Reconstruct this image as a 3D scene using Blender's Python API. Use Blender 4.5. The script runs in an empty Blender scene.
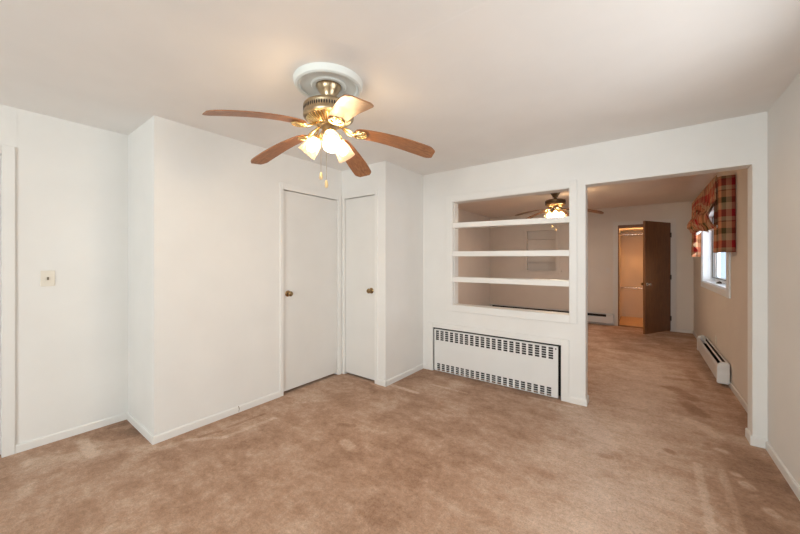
import bpy, bmesh, math, random
from mathutils import Vector, Matrix
random.seed(7)
SC = bpy.context.scene
COL = SC.collection
R = math.radians

# ------------------------------------------------------------------ camera
CAMH = 1.3603
cam_d = bpy.data.cameras.new('camera')
cam = bpy.data.objects.new('camera', cam_d); COL.objects.link(cam)
cam.location = (0, 0, CAMH)
cam.rotation_euler = (R(90), 0, 0.6414)
cam_d.sensor_fit = 'HORIZONTAL'; cam_d.sensor_width = 36
cam_d.lens = 324.99 / 800 * 36
cam_d.shift_y = -6.4 / 800
cam_d.clip_start = 0.02
SC.camera = cam
SC.view_settings.view_transform = 'Standard'
SC.view_settings.look = 'None'
SC.view_settings.gamma = 1
SC.view_settings.use_curve_mapping = False
SC.view_settings.exposure = 0.08

# ------------------------------------------------------------------ world and daylight
W = bpy.data.worlds.new('world'); SC.world = W; W.use_nodes = True
bg = W.node_tree.nodes['Background']
bg.inputs['Color'].default_value = (0.66, 0.83, 1.0, 1)
bg.inputs['Strength'].default_value = 1.15

def area(name, loc, rot, sx, sy, power, color):
    l = bpy.data.lights.new(name, 'AREA'); l.shape = 'RECTANGLE'
    l.size = sx; l.size_y = sy; l.energy = power; l.color = color
    o = bpy.data.objects.new(name, l); COL.objects.link(o)
    o.location = loc; o.rotation_euler = rot
    return o
# daylight that comes in through the windows behind the camera and through the far room's window
area('back_window_daylight', (-0.35, -3.50, 1.35), (R(112), 0, 0), 1.9, 1.5, 138, (0.88, 0.985, 1.0))
area('side_window_daylight', (0.95, 1.58, 1.45), (0, R(86), 0), 1.0, 1.35, 23, (0.97, 0.965, 0.95))
area('far_window_daylight', (1.95, 6.02, 1.70), (0, R(90), 0), 1.5, 2.6, 95, (0.92, 0.96, 1.0))

LAMP = 310.0          # glow of the lamp glass of the near fan
LAMP_FAR = 950.0

# ------------------------------------------------------------------ material helpers
MATS = {}
def s2l(c):
    return tuple(((x/255)/12.92 if x/255 <= 0.04045 else ((x/255+0.055)/1.055)**2.4) for x in c)
def nt(name):
    m = bpy.data.materials.new(name); m.use_nodes = True
    t = m.node_tree
    return m, t, t.nodes['Principled BSDF']
def N(t, kind, **kw):
    n = t.nodes.new(kind)
    for k, v in kw.items():
        if k in n.inputs: n.inputs[k].default_value = v
        else: setattr(n, k, v)
    return n
def L(t, a, b): t.links.new(a, b)
def ramp(t, stops, interp='LINEAR'):
    n = t.nodes.new('ShaderNodeValToRGB'); cr = n.color_ramp; cr.interpolation = interp
    while len(cr.elements) < len(stops): cr.elements.new(0.5)
    for e, (p, c) in zip(cr.elements, stops):
        e.position = p; e.color = (*c, 1) if len(c) == 3 else c
    return n
def math_n(t, op, a=None, b=None, clamp=False):
    n = t.nodes.new('ShaderNodeMath'); n.operation = op; n.use_clamp = clamp
    for i, v in enumerate((a, b)):
        if v is None: continue
        if isinstance(v, (int, float)): n.inputs[i].default_value = v
        else: L(t, v, n.inputs[i])
    return n.outputs[0]

def paint(name, lin, rough=0.6, scale=90, var=0.02, bump=0.05, spec=0.3):
    """wall or trim paint with a faint roller texture"""
    m, t, b = nt(name)
    tc = N(t, 'ShaderNodeTexCoord')
    n = N(t, 'ShaderNodeTexNoise', Scale=3.0, Detail=4.0); L(t, tc.outputs['Object'], n.inputs['Vector'])
    c = ramp(t, [(0.3, tuple(x*(1-var) for x in lin)), (0.7, tuple(min(1, x*(1+var)) for x in lin))])
    L(t, n.outputs['Fac'], c.inputs[0]); L(t, c.outputs[0], b.inputs['Base Color'])
    b.inputs['Roughness'].default_value = rough
    b.inputs['Specular IOR Level'].default_value = spec
    if bump:
        f = N(t, 'ShaderNodeTexNoise', Scale=scale, Detail=3.0); L(t, tc.outputs['Object'], f.inputs['Vector'])
        bp = N(t, 'ShaderNodeBump', Strength=bump, Distance=0.01)
        L(t, f.outputs['Fac'], bp.inputs['Height']); L(t, bp.outputs[0], b.inputs['Normal'])
    return m
def metal(name, lin, rough=0.3, var=0.15, scale=40):
    m, t, b = nt(name)
    tc = N(t, 'ShaderNodeTexCoord')
    n = N(t, 'ShaderNodeTexNoise', Scale=scale, Detail=3.0); L(t, tc.outputs['Object'], n.inputs['Vector'])
    c = ramp(t, [(0.3, tuple(x*(1-var) for x in lin)), (0.7, tuple(min(1, x*(1+var)) for x in lin))])
    L(t, n.outputs['Fac'], c.inputs[0]); L(t, c.outputs[0], b.inputs['Base Color'])
    b.inputs['Metallic'].default_value = 1.0
    b.inputs['Roughness'].default_value = rough
    return m
def wood(name, dark, light, rough=0.35, stretch=(3, 60, 60), rot=(0, 0, 0), coat=0.0):
    m, t, b = nt(name)
    tc = N(t, 'ShaderNodeTexCoord')
    mp = N(t, 'ShaderNodeMapping'); mp.inputs['Scale'].default_value = stretch; mp.inputs['Rotation'].default_value = rot
    L(t, tc.outputs['Object'], mp.inputs['Vector'])
    n = N(t, 'ShaderNodeTexNoise', Scale=1.0, Detail=6.0, Roughness=0.6, Distortion=0.6)
    L(t, mp.outputs[0], n.inputs['Vector'])
    c = ramp(t, [(0.28, dark), (0.5, tuple((a+b_)/2 for a, b_ in zip(dark, light))), (0.72, light)])
    L(t, n.outputs['Fac'], c.inputs[0]); L(t, c.outputs[0], b.inputs['Base Color'])
    b.inputs['Roughness'].default_value = rough
    b.inputs['Coat Weight'].default_value = coat; b.inputs['Coat Roughness'].default_value = 0.2
    bp = N(t, 'ShaderNodeBump', Strength=0.08, Distance=0.005)
    L(t, n.outputs['Fac'], bp.inputs['Height']); L(t, bp.outputs[0], b.inputs['Normal'])
    return m

M = {}
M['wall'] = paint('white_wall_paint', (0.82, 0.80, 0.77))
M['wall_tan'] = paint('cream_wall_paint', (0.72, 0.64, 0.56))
M['wall_far'] = paint('dimmed_wall_paint', (0.69, 0.61, 0.54))  # white wall paint toned down to hold the far room's dim warm light
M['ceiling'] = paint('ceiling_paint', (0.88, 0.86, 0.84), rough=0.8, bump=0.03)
M['ceiling_far'] = paint('dimmed_ceiling_paint', (0.80, 0.71, 0.64), rough=0.8, bump=0.03)  # white ceiling paint, its colour darkened to imitate dim light
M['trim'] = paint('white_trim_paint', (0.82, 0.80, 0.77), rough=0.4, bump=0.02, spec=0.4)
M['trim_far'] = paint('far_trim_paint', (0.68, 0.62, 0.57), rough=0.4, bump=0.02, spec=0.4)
M['door'] = paint('white_door_paint', (0.78, 0.76, 0.73), rough=0.45, bump=0.02, spec=0.4)
M['shelf'] = paint('white_shelf_paint', (0.84, 0.81, 0.77), rough=0.35, bump=0.02, spec=0.4)
M['enamel'] = paint('white_enamel_steel', (0.80, 0.79, 0.77), rough=0.35, bump=0.0, spec=0.5)
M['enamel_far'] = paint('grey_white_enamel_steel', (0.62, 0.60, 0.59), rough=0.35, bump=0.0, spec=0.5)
M['plaster'] = paint('medallion_plaster', (0.80, 0.83, 0.80), rough=0.5, bump=0.02)
M['dark'] = paint('dark_steel_cavity_shade', (0.03, 0.028, 0.026), rough=0.7, bump=0.0)  # dark heater metal; also puts shade into the recess and slot linings
M['gap'] = paint('dark_shadow_gap_felt', (0.02, 0.02, 0.02), rough=0.9, bump=0.0)
M['ivory'] = paint('ivory_plastic', (0.78, 0.72, 0.62), rough=0.35, bump=0.0, spec=0.5)
M['toggle'] = paint('brown_toggle_plastic', (0.22, 0.17, 0.11), rough=0.4, bump=0.0)
M['brass'] = metal('antique_brass', (0.47, 0.37, 0.24), 0.28)
M['brass_bright'] = metal('polished_brass', (0.80, 0.58, 0.27), 0.22)
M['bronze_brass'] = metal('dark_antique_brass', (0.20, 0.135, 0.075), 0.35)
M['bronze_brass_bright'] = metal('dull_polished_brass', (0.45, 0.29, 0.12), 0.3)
M['knob'] = metal('aged_brass_knob', (0.36, 0.24, 0.12), 0.25, var=0.3)
M['chrome'] = metal('chrome', (0.75, 0.74, 0.72), 0.15)
M['bronze'] = metal('dark_bronze', (0.10, 0.08, 0.06), 0.4)
M['blade'] = wood('walnut_blade', (0.20, 0.075, 0.030), (0.43, 0.20, 0.085), rough=0.42, stretch=(4, 75, 75), coat=0.0)
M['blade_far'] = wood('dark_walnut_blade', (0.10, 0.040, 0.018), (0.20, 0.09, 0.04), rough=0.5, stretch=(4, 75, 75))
M['door_wood'] = wood('brown_veneer', (0.115, 0.039, 0.012), (0.25, 0.100, 0.034), rough=0.45, stretch=(70, 70, 5))
M['jamb_wood'] = wood('brown_jamb_wood', (0.16, 0.06, 0.02), (0.28, 0.12, 0.05), rough=0.45, stretch=(50, 50, 4))
M['closet_floor'] = wood('pale_floor_wood', (0.62, 0.40, 0.22), (0.80, 0.56, 0.34), rough=0.5, stretch=(5, 30, 30))
M['pull'] = wood('pale_pull_wood', (0.60, 0.42, 0.20), (0.78, 0.60, 0.33), rough=0.4, stretch=(60, 60, 8))
M['vinyl'] = paint('white_vinyl', (0.78, 0.82, 0.86), rough=0.35, bump=0.0, spec=0.5)
M['snow'] = paint('bleached_ground', (0.72, 0.73, 0.72), rough=0.9, var=0.08, bump=0.0)
M['road'] = paint('grey_road', (0.36, 0.38, 0.40), rough=0.9, var=0.2, bump=0.0)

def glow(name, color, strength, trans=(0.95, 0.9, 0.8)):
    m, t, b = nt(name)
    b.inputs['Base Color'].default_value = (*trans, 1)
    b.inputs['Roughness'].default_value = 0.25
    b.inputs['Emission Color'].default_value = (*color, 1)
    b.inputs['Emission Strength'].default_value = strength
    return m
def frosted(name, color, strength):
    """lit frosted lamp glass: half of the bulb's light comes straight through, the glass itself glows softly"""
    m, t, b = nt(name)
    b.inputs['Emission Strength'].default_value = strength
    b.inputs['Emission Color'].default_value = (*color, 1)
    b.inputs['Base Color'].default_value = (0.30, 0.25, 0.19, 1)
    b.inputs['Roughness'].default_value = 0.3
    tr = N(t, 'ShaderNodeBsdfTransparent', Color=(1.0, 0.93, 0.82, 1)); mx = N(t, 'ShaderNodeMixShader'); mx.inputs[0].default_value = 0.62
    L(t, tr.outputs[0], mx.inputs[1]); L(t, b.outputs[0], mx.inputs[2]); L(t, mx.outputs[0], t.nodes['Material Output'].inputs[0])
    return m
M['shade'] = frosted('frosted_lamp_glass', (1.0, 0.80, 0.55), 0.42)
M['bulb'] = glow('lit_bulb', (1.0, 0.79, 0.54), LAMP)
M['shade_far'] = frosted('amber_lamp_glass', (1.0, 0.66, 0.32), 0.4)
M['bulb_far'] = glow('lit_amber_bulb', (1.0, 0.82, 0.62), LAMP_FAR)
M['closet_bulb'] = glow('lit_closet_bulb', (1.0, 0.50, 0.18), 470)

def mk_glass():
    m = bpy.data.materials.new('window_glass'); m.use_nodes = True; t = m.node_tree
    for n in list(t.nodes): t.nodes.remove(n)
    o = N(t, 'ShaderNodeOutputMaterial'); mx = N(t, 'ShaderNodeMixShader')
    tr = N(t, 'ShaderNodeBsdfTransparent'); gl = N(t, 'ShaderNodeBsdfGlossy', Roughness=0.02)
    mx.inputs[0].default_value = 0.07
    L(t, tr.outputs[0], mx.inputs[1]); L(t, gl.outputs[0], mx.inputs[2])
    L(t, mx.outputs[0], o.inputs[0])
    return m
M['glass'] = mk_glass()

# scuffs, vacuum tracks and footprints in the pile: x0, y0, x1, y1, half-width, paler (+) or darker (-)
SCUFFS = [(-2.21, 2.79, -1.86, 2.78, 0.028, 0.22),
          (-2.79, 2.78, -2.18, 2.7, 0.05, 0.1),
          (-1.83, 3.07, -1.45, 3.08, 0.018, 0.16),
          (-0.91, 3.37, -0.53, 3.38, 0.018, 0.16),
          (-3.39, 0.54, -3.07, 0.53, 0.035, 0.16),
          (-3.32, 0.26, -2.88, 0.81, 0.05, 0.1),
          (-2.82, 0.8, -2.74, 1.02, 0.04, 0.1),
          (-2.76, 1.01, -2.58, 1.2, 0.02, 0.14),
          (-2.58, 1.2, -2.55, 1.6, 0.022, 0.13),
          (-2.74, 1.09, -2.7, 1.22, 0.016, -0.16),
          (-2.71, 1.29, -2.69, 1.59, 0.016, -0.16),
          (-3.38, 0.62, -3.22, 0.78, 0.075, -0.15),
          (-3.47, 0.71, -3.45, 0.8, 0.03, -0.12),
          (0.29, 2.93, 0.28, 2.23, 0.022, 0.15),
          (0.41, 2.94, 0.4, 2.31, 0.02, 0.1),
          (0.47, 2.94, 0.48, 2.93, 0.025, 0.22),
          (0.5, 2.84, 0.51, 2.82, 0.035, 0.22),
          (0.55, 2.61, 0.56, 2.6, 0.03, 0.2),
          (0.44, 3.24, 0.46, 3.23, 0.03, 0.2),
          (0.41, 3.56, 0.46, 3.49, 0.05, 0.16),
          (0.32, 3.68, 0.4, 3.63, 0.05, 0.16),
          (0.25, 4.52, 0.38, 4.3, 0.07, -0.16),
          (0.32, 4.14, 0.41, 3.9, 0.06, -0.16),
          (0.23, 4.88, 0.43, 4.94, 0.05, -0.14),
          (0.17, 7.07, 0.44, 6.64, 0.12, -0.12),
          (0.52, 3.22, 0.62, 2.81, 0.14, -0.13),
          (0.41, 2.82, 0.47, 2.4, 0.1, -0.08),
          (0.46, 5.3, 0.5, 4.81, 0.06, -0.12),
          (0.6, 5.73, 0.7, 4.34, 0.05, -0.08),
          (-2.36, 2.93, -2.02, 3.44, 0.14, -0.12),
          (-1.95, 3.41, -0.64, 3.43, 0.07, -0.12),
          (-1.43, 3.13, -0.57, 3.08, 0.1, -0.07),
          (0.15, 3.02, 0.16, 3.0, 0.03, -0.22),
          (-0.24, 2.66, -0.2, 2.67, 0.03, -0.15),
          (-1.79, 1.71, -1.71, 1.68, 0.04, 0.2),
          (-2.01, 1.86, -1.92, 1.91, 0.03, -0.15),
          (-0.67, 3.6, -0.26, 2.88, 0.12, 0.08)]
def mk_carpet():
    m, t, b = nt('tan_carpet')
    tc = N(t, 'ShaderNodeTexCoord'); P = tc.outputs['Object']
    sp = N(t, 'ShaderNodeSeparateXYZ'); L(t, P, sp.inputs[0])
    def noise(scale, detail=4.0, rough=0.55, dist=0.0, rotz=0.0, st=(1, 1, 1)):
        mp = N(t, 'ShaderNodeMapping'); mp.inputs['Rotation'].default_value = (0, 0, rotz); mp.inputs['Scale'].default_value = st
        L(t, P, mp.inputs['Vector'])
        n = N(t, 'ShaderNodeTexNoise', Scale=scale, Detail=detail, Roughness=rough, Distortion=dist)
        L(t, mp.outputs[0], n.inputs['Vector']); return n.outputs['Fac']
    big = noise(0.8, 3.0, 0.5, 0.2)
    med = noise(3.2, 8.0, 0.70, 0.25)
    sweep = noise(2.6, 8.0, 0.72, 0.3, R(-37), (1, 2.4, 1))
    spk = noise(17.0, 6.0, 0.75)
    fib = noise(120.0, 3.0, 0.8)
    fine = noise(330.0, 2.0, 0.7)
    grain = noise(48.0, 4.0, 0.8)
    edge = noise(11.0, 5.0, 0.7)
    def seg(ax, ay, bx, by):
        dx, dy = bx-ax, by-ay; ll = dx*dx+dy*dy+1e-6
        px = math_n(t, 'SUBTRACT', sp.outputs['X'], ax); py = math_n(t, 'SUBTRACT', sp.outputs['Y'], ay)
        tt = math_n(t, 'DIVIDE', math_n(t, 'ADD', math_n(t, 'MULTIPLY', px, dx), math_n(t, 'MULTIPLY', py, dy)), ll, True)
        qx = math_n(t, 'SUBTRACT', px, math_n(t, 'MULTIPLY', tt, dx)); qy = math_n(t, 'SUBTRACT', py, math_n(t, 'MULTIPLY', tt, dy))
        return math_n(t, 'SQRT', math_n(t, 'ADD', math_n(t, 'MULTIPLY', qx, qx), math_n(t, 'MULTIPLY', qy, qy)))
    # crushed pale nap of the walked path through the opening
    dd = seg(0.05, 5.2, -0.30, 0.9)
    dd = math_n(t, 'ADD', dd, math_n(t, 'MULTIPLY', math_n(t, 'SUBTRACT', med, 0.5), 1.0))
    path = math_n(t, 'SUBTRACT', 1.0, math_n(t, 'DIVIDE', dd, 0.72), True)
    v = math_n(t, 'ADD', math_n(t, 'MULTIPLY', big, 0.22), math_n(t, 'MULTIPLY', med, 0.55))
    v = math_n(t, 'ADD', v, math_n(t, 'MULTIPLY', sweep, 0.42))
    v = math_n(t, 'ADD', v, math_n(t, 'MULTIPLY', spk, 0.36))
    v = math_n(t, 'ADD', v, math_n(t, 'MULTIPLY', path, 0.17))
    v = math_n(t, 'SUBTRACT', v, 0.285)
    v = math_n(t, 'ADD', math_n(t, 'MULTIPLY', math_n(t, 'SUBTRACT', v, 0.5), 1.40), 0.485)
    wob = math_n(t, 'SUBTRACT', edge, 0.5)
    for (ax, ay, bx, by, w, amt) in SCUFFS:
        d = math_n(t, 'ADD', seg(ax, ay, bx, by), math_n(t, 'MULTIPLY', wob, w*2.4))
        k = math_n(t, 'MULTIPLY', math_n(t, 'SUBTRACT', 1.0, math_n(t, 'DIVIDE', d, w*1.30), True), 2.2)
        k = math_n(t, 'MINIMUM', k, 1.0)
        v = math_n(t, 'ADD', v, math_n(t, 'MULTIPLY', k, amt*1.05))
    c = ramp(t, [(0.20, (0.27, 0.150, 0.090)), (0.38, (0.385, 0.225, 0.142)), (0.50, (0.475, 0.300, 0.203)), (0.62, (0.56, 0.385, 0.280)), (0.80, (0.68, 0.51, 0.40))])
    L(t, v, c.inputs[0])
    mx = N(t, 'ShaderNodeMix'); mx.data_type = 'RGBA'; mx.blend_type = 'MULTIPLY'; mx.inputs['Factor'].default_value = 1.0
    fb = math_n(t, 'ADD', math_n(t, 'MULTIPLY', fib, 0.40), math_n(t, 'ADD', math_n(t, 'MULTIPLY', fine, 0.2), math_n(t, 'MULTIPLY', grain, 0.40)))
    g = ramp(t, [(0.30, (0.50,)*3), (0.50, (1.0,)*3), (0.70, (1.42,)*3)]); L(t, fb, g.inputs[0])
    L(t, c.outputs[0], mx.inputs['A']); L(t, g.outputs[0], mx.inputs['B'])
    L(t, mx.outputs['Result'], b.inputs['Base Color'])
    b.inputs['Roughness'].default_value = 1.0
    b.inputs['Specular IOR Level'].default_value = 0.05
    b.inputs['Sheen Weight'].default_value = 0.12
    bp = N(t, 'ShaderNodeBump', Strength=0.6, Distance=0.012)
    h = math_n(t, 'ADD', math_n(t, 'MULTIPLY', fib, 0.7), math_n(t, 'MULTIPLY', spk, 0.8))
    L(t, h, bp.inputs['Height']); L(t, bp.outputs[0], b.inputs['Normal'])
    return m
M['carpet'] = mk_carpet()

def mk_plaid():
    m, t, b = nt('plaid_cotton')
    uv = N(t, 'ShaderNodeUVMap'); sp = N(t, 'ShaderNodeSeparateXYZ'); L(t, uv.outputs[0], sp.inputs[0])
    red, grn, crm, pch, brn = (0.34, 0.020, 0.026), (0.075, 0.055, 0.022), (0.42, 0.25, 0.145), (0.48, 0.19, 0.09), (0.22, 0.055, 0.035)
    def stripes(o, per, off):
        f = math_n(t, 'FRACT', math_n(t, 'ADD', math_n(t, 'DIVIDE', o, per), off))
        c = ramp(t, [(0.0, red), (0.20, crm), (0.42, grn), (0.60, pch), (0.80, brn), (0.84, crm), (0.97, red)], 'CONSTANT')
        L(t, f, c.inputs[0]); return c.outputs[0]
    a = stripes(sp.outputs['X'], 0.19, 0.0); c = stripes(sp.outputs['Y'], 0.32, 0.3)
    mx = N(t, 'ShaderNodeMix'); mx.data_type = 'RGBA'; mx.inputs['Factor'].default_value = 0.47
    L(t, a, mx.inputs['A']); L(t, c, mx.inputs['B'])
    L(t, mx.outputs['Result'], b.inputs['Base Color'])
    b.inputs['Roughness'].default_value = 0.9; b.inputs['Specular IOR Level'].default_value = 0.1
    tr = N(t, 'ShaderNodeBsdfTranslucent'); L(t, mx.outputs['Result'], tr.inputs['Color'])
    ms = N(t, 'ShaderNodeMixShader'); ms.inputs[0].default_value = 0.02
    out = t.nodes['Material Output']
    L(t, b.outputs[0], ms.inputs[1]); L(t, tr.outputs[0], ms.inputs[2]); L(t, ms.outputs[0], out.inputs[0])
    return m
M['plaid'] = mk_plaid()
M['lining'] = paint('white_curtain_lining', (0.72, 0.69, 0.66), rough=0.9, bump=0.0)

# ------------------------------------------------------------------ mesh helpers
class B:
    def __init__(s): s.bm = bmesh.new()
    def box(s, x0, x1, y0, y1, z0, z1):
        vs = [s.bm.verts.new(p) for p in ((x0,y0,z0),(x1,y0,z0),(x1,y1,z0),(x0,y1,z0),(x0,y0,z1),(x1,y0,z1),(x1,y1,z1),(x0,y1,z1))]
        for f in ((3,2,1,0),(4,5,6,7),(0,1,5,4),(1,2,6,5),(2,3,7,6),(3,0,4,7)): s.bm.faces.new([vs[i] for i in f])
        return s
    def lathe(s, prof, n=48, mat=None, cap=True):
        """profile of (radius, z) turned about z, then moved by matrix mat"""
        mat = mat or Matrix()
        rings = []
        for r, z in prof:
            if r < 1e-5: rings.append([s.bm.verts.new(mat @ Vector((0, 0, z)))])
            else: rings.append([s.bm.verts.new(mat @ Vector((r*math.cos(2*math.pi*i/n), r*math.sin(2*math.pi*i/n), z))) for i in range(n)])
        for a, b in zip(rings, rings[1:]):
            for i in range(n):
                j = (i+1) % n
                if len(a) == 1 and len(b) == 1: continue
                if len(a) == 1: s.bm.faces.new((a[0], b[i], b[j]))
                elif len(b) == 1: s.bm.faces.new((a[i], b[0], a[j]))
                else: s.bm.faces.new((a[i], b[i], b[j], a[j]))
        return s
    def tube(s, pts, r, n=10, flat=1.0):
        pts = [Vector(p) for p in pts]; rings = []
        rs = r if isinstance(r, (list, tuple)) else [r]*len(pts)
        for k, p in enumerate(pts):
            d = (pts[min(k+1, len(pts)-1)] - pts[max(k-1, 0)]).normalized()
            up = Vector((0, 0, 1)) if abs(d.z) < 0.95 else Vector((1, 0, 0))
            a = d.cross(up).normalized(); c = a.cross(d).normalized()
            rings.append([s.bm.verts.new(p + a*math.cos(2*math.pi*i/n)*rs[k] + c*math.sin(2*math.pi*i/n)*rs[k]*flat) for i in range(n)])
        for a, b in zip(rings, rings[1:]):
            for i in range(n): s.bm.faces.new((a[i], a[(i+1) % n], b[(i+1) % n], b[i]))
        s.bm.faces.new(rings[0][::-1]); s.bm.faces.new(rings[-1])
        return s
    def torus(s, R0, r0, n=40, k=8, mat=None):
        mat = mat or Matrix(); rings = []
        for i in range(n):
            a = 2*math.pi*i/n
            rings.append([s.bm.verts.new(mat @ Vector(((R0+r0*math.cos(2*math.pi*j/k))*math.cos(a), (R0+r0*math.cos(2*math.pi*j/k))*math.sin(a), r0*math.sin(2*math.pi*j/k)))) for j in range(k)])
        for i in range(n):
            a, b = rings[i], rings[(i+1) % n]
            for j in range(k): s.bm.faces.new((a[j], b[j], b[(j+1) % k], a[(j+1) % k]))
        return s
    def prism(s, poly, axis, a0, a1):
        """closed 2-D outline swept along an axis (0: outline is y,z  1: outline is x,z  2: outline is x,y)"""
        def pt(p, a): return ((a, p[0], p[1]), (p[0], a, p[1]), (p[0], p[1], a))[axis]
        lo = [s.bm.verts.new(pt(p, a0)) for p in poly]; hi = [s.bm.verts.new(pt(p, a1)) for p in poly]
        n = len(poly)
        for i in range(n): s.bm.faces.new((lo[i], lo[(i+1) % n], hi[(i+1) % n], hi[i]))
        s.bm.faces.new(lo[::-1]); s.bm.faces.new(hi)
        return s
    def plate(s, us, vs, hole, put, thick):
        """grid plate with open cells: us, vs are line positions, put(u, v, d) gives the point at depth d"""
        nu, nv = len(us)-1, len(vs)-1
        vert = {}
        def V(i, j, d):
            k = (i, j, d)
            if k not in vert: vert[k] = s.bm.verts.new(put(us[i], vs[j], thick*d))
            return vert[k]
        solid = lambda i, j: 0 <= i < nu and 0 <= j < nv and not hole(i, j)
        for i in range(nu):
            for j in range(nv):
                if hole(i, j): continue
                s.bm.faces.new((V(i,j,0), V(i+1,j,0), V(i+1,j+1,0), V(i,j+1,0)))
                s.bm.faces.new((V(i,j+1,1), V(i+1,j+1,1), V(i+1,j,1), V(i,j,1)))
                for (di, dj, a, b) in ((-1,0,(i,j),(i,j+1)),(1,0,(i+1,j+1),(i+1,j)),(0,-1,(i+1,j),(i,j)),(0,1,(i,j+1),(i+1,j+1))):
                    if not solid(i+di, j+dj): s.bm.faces.new((V(*a,0), V(*b,0), V(*b,1), V(*a,1)))
        return s

def obj(name, b, mat, parent=None, bevel=0, smooth=False, local=False, solid=0):
    bm = b.bm
    bmesh.ops.recalc_face_normals(bm, faces=bm.faces)
    if parent is not None and not local:
        off = parent.matrix_world_loc if hasattr(parent, 'matrix_world_loc') else world_loc(parent)
        bmesh.ops.translate(bm, verts=bm.verts, vec=-off)
    me = bpy.data.meshes.new(name); bm.to_mesh(me); bm.free()
    if smooth:
        for p in me.polygons: p.use_smooth = True
        me.set_sharp_from_angle(angle=R(38))
    me.materials.append(mat)
    o = bpy.data.objects.new(name, me); COL.objects.link(o)
    if parent is not None: o.parent = parent
    if bevel:
        md = o.modifiers.new('bevel', 'BEVEL'); md.width = bevel; md.segments = 2; md.limit_method = 'ANGLE'
    if solid:
        md = o.modifiers.new('solid', 'SOLIDIFY'); md.thickness = solid; md.offset = 0
    return o
def world_loc(o):
    v = Vector(o.location)
    while o.parent is not None: o = o.parent; v += Vector(o.location)
    return v
def origin(o, p):
    """move a top-level mesh's origin to p without moving the mesh"""
    p = Vector(p); o.data.transform(Matrix.Translation(-p)); o.location = p
    return o
def tag(o, label, cat, group=None):
    o['label'] = label; o['category'] = cat
    if group: o['group'] = group
    return o
def thing(name, label, cat, loc, group=None):
    o = bpy.data.objects.new(name, None); COL.objects.link(o); o.location = loc; o.empty_display_size = 0.1
    return tag(o, label, cat, group)
def struct(name, b, mat, parent=None, label=None, cat=None, **kw):
    o = obj(name, b, mat, parent, **kw)
    if parent is None: o['kind'] = 'structure'
    if label: o['label'] = label
    if cat: o['category'] = cat
    return o
def copy_tree(o, parent=None):
    c = o.copy(); COL.objects.link(c)
    if parent is not None: c.parent = parent
    for ch in o.children: copy_tree(ch, c)
    return c

# ------------------------------------------------------------------ measured planes (metres)
XR, YP, XB, YD, XC, XL, YB = 0.724, 3.477, -2.909, 2.7236, -2.2295, -3.553, 0.8416
YP2 = YP + 0.140                   # back of the partition
FXL, FXR, FY = -3.165, 0.76, 8.13  # far room
H, H2 = 2.44, 2.47
YBACK = -3.30

# ------------------------------------------------------------------ floor and ceilings
struct('floor', B().box(-3.75, 0.95, -3.45, 9.75, -0.12, 0), M['carpet'],
       label='worn tan carpet running through both rooms', cat='floor')
struct('ceiling', B().box(-3.75, 0.95, -3.45, YP+0.07, H, H+0.15), M['ceiling'], label='off-white ceiling of the near room', cat='ceiling')
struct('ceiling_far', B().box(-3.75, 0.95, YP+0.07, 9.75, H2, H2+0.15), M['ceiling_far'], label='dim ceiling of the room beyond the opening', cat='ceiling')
struct('trim_1', B().box(-1.30, XR, 1.300, 1.360, H-0.0004, H+0.01), M['ceiling'], bevel=0.0003, label='taped drywall seam running across the ceiling', cat='ceiling seam')

# ------------------------------------------------------------------ walls
def wall_x(b, x0, x1, y0, y1, z1, holes):
    """wall in the plane of x with rectangular holes (ya, yb, za, zb) sorted by y"""
    y = y0
    for (ya, yb, za, zb) in holes:
        if ya > y: b.box(x0, x1, y, ya, 0, z1)
        if za > 0: b.box(x0, x1, ya, yb, 0, za)
        b.box(x0, x1, ya, yb, zb, z1); y = yb
    if y < y1: b.box(x0, x1, y, y1, 0, z1)
    return b
def wall_y(b, y0, y1, x0, x1, z1, holes):
    x = x0
    for (xa, xb, za, zb) in holes:
        if xa > x: b.box(x, xa, y0, y1, 0, z1)
        if za > 0: b.box(xa, xb, y0, y1, 0, za)
        b.box(xa, xb, y0, y1, zb, z1); x = xb
    if x < x1: b.box(x, x1, y0, y1, 0, z1)
    return b
struct('wall_left', wall_x(B(), XL-0.12, XL, YBACK, 9.7, H, [(-0.72, 0.155, 0, 2.10)]), M['wall'], label='white left wall with the light switch', cat='wall')
struct('wall_bump', B().box(XL, XB-0.09, YB, YB+0.09, 0, H), M['wall'], label='narrow end face of the boxed-out closet wall', cat='wall')
struct('wall_closet', wall_x(B(), XB-0.09, XB, YB, YD+0.09, H, [(1.918, 2.660, 0, 2.082)]), M['wall'], label='white wall with the wider white door', cat='wall')
struct('wall_door', wall_y(B(), YD, YD+0.09, XB, XC, H, [(-2.864, -2.376, 0, 2.100)]), M['wall'], label='narrow white wall holding the slim door', cat='wall')
struct('wall_return', B().box(XC-0.09, XC, YD+0.09, YP, 0, H), M['wall'], label='plain white wall between slim door and shelf wall', cat='wall')
# partition with shelf opening, walk-through opening and heater recess
SX0, SX1, SZ0, SZ1 = -1.816, -0.559, 0.835, 2.060
OX0, OX1, OZ1 = -0.429, 0.649, 2.071
HX0, HX1, HZ1 = -2.080, -0.636, 0.536
b = B()
b.box(-3.30, HX0, YP, YP2, 0, H2).box(HX0, SX0, YP, YP2, HZ1, H2).box(SX0, HX1, YP, YP2, HZ1, SZ0).box(HX1, SX1, YP, YP2, 0, SZ0)
b.box(SX0, SX1, YP, YP2, SZ1, H2).box(SX1, OX0, YP, YP2, 0, H2).box(OX0, OX1, YP, YP2, OZ1, H2).box(OX1, 0.90, YP, YP2, 0, H2)
b.box(HX0, HX1, YP2-0.02, YP2, 0, HZ1)
struct('wall_middle', b, M['wall'], label='white partition with shelf opening and walk-through', cat='wall')
struct('wall_right', wall_x(B(), XR, XR+0.13, YBACK, YP, H, [(0.85, 2.30, 0.95, 2.05)]), M['wall'], label='cream wall at the right edge', cat='wall')
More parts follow.
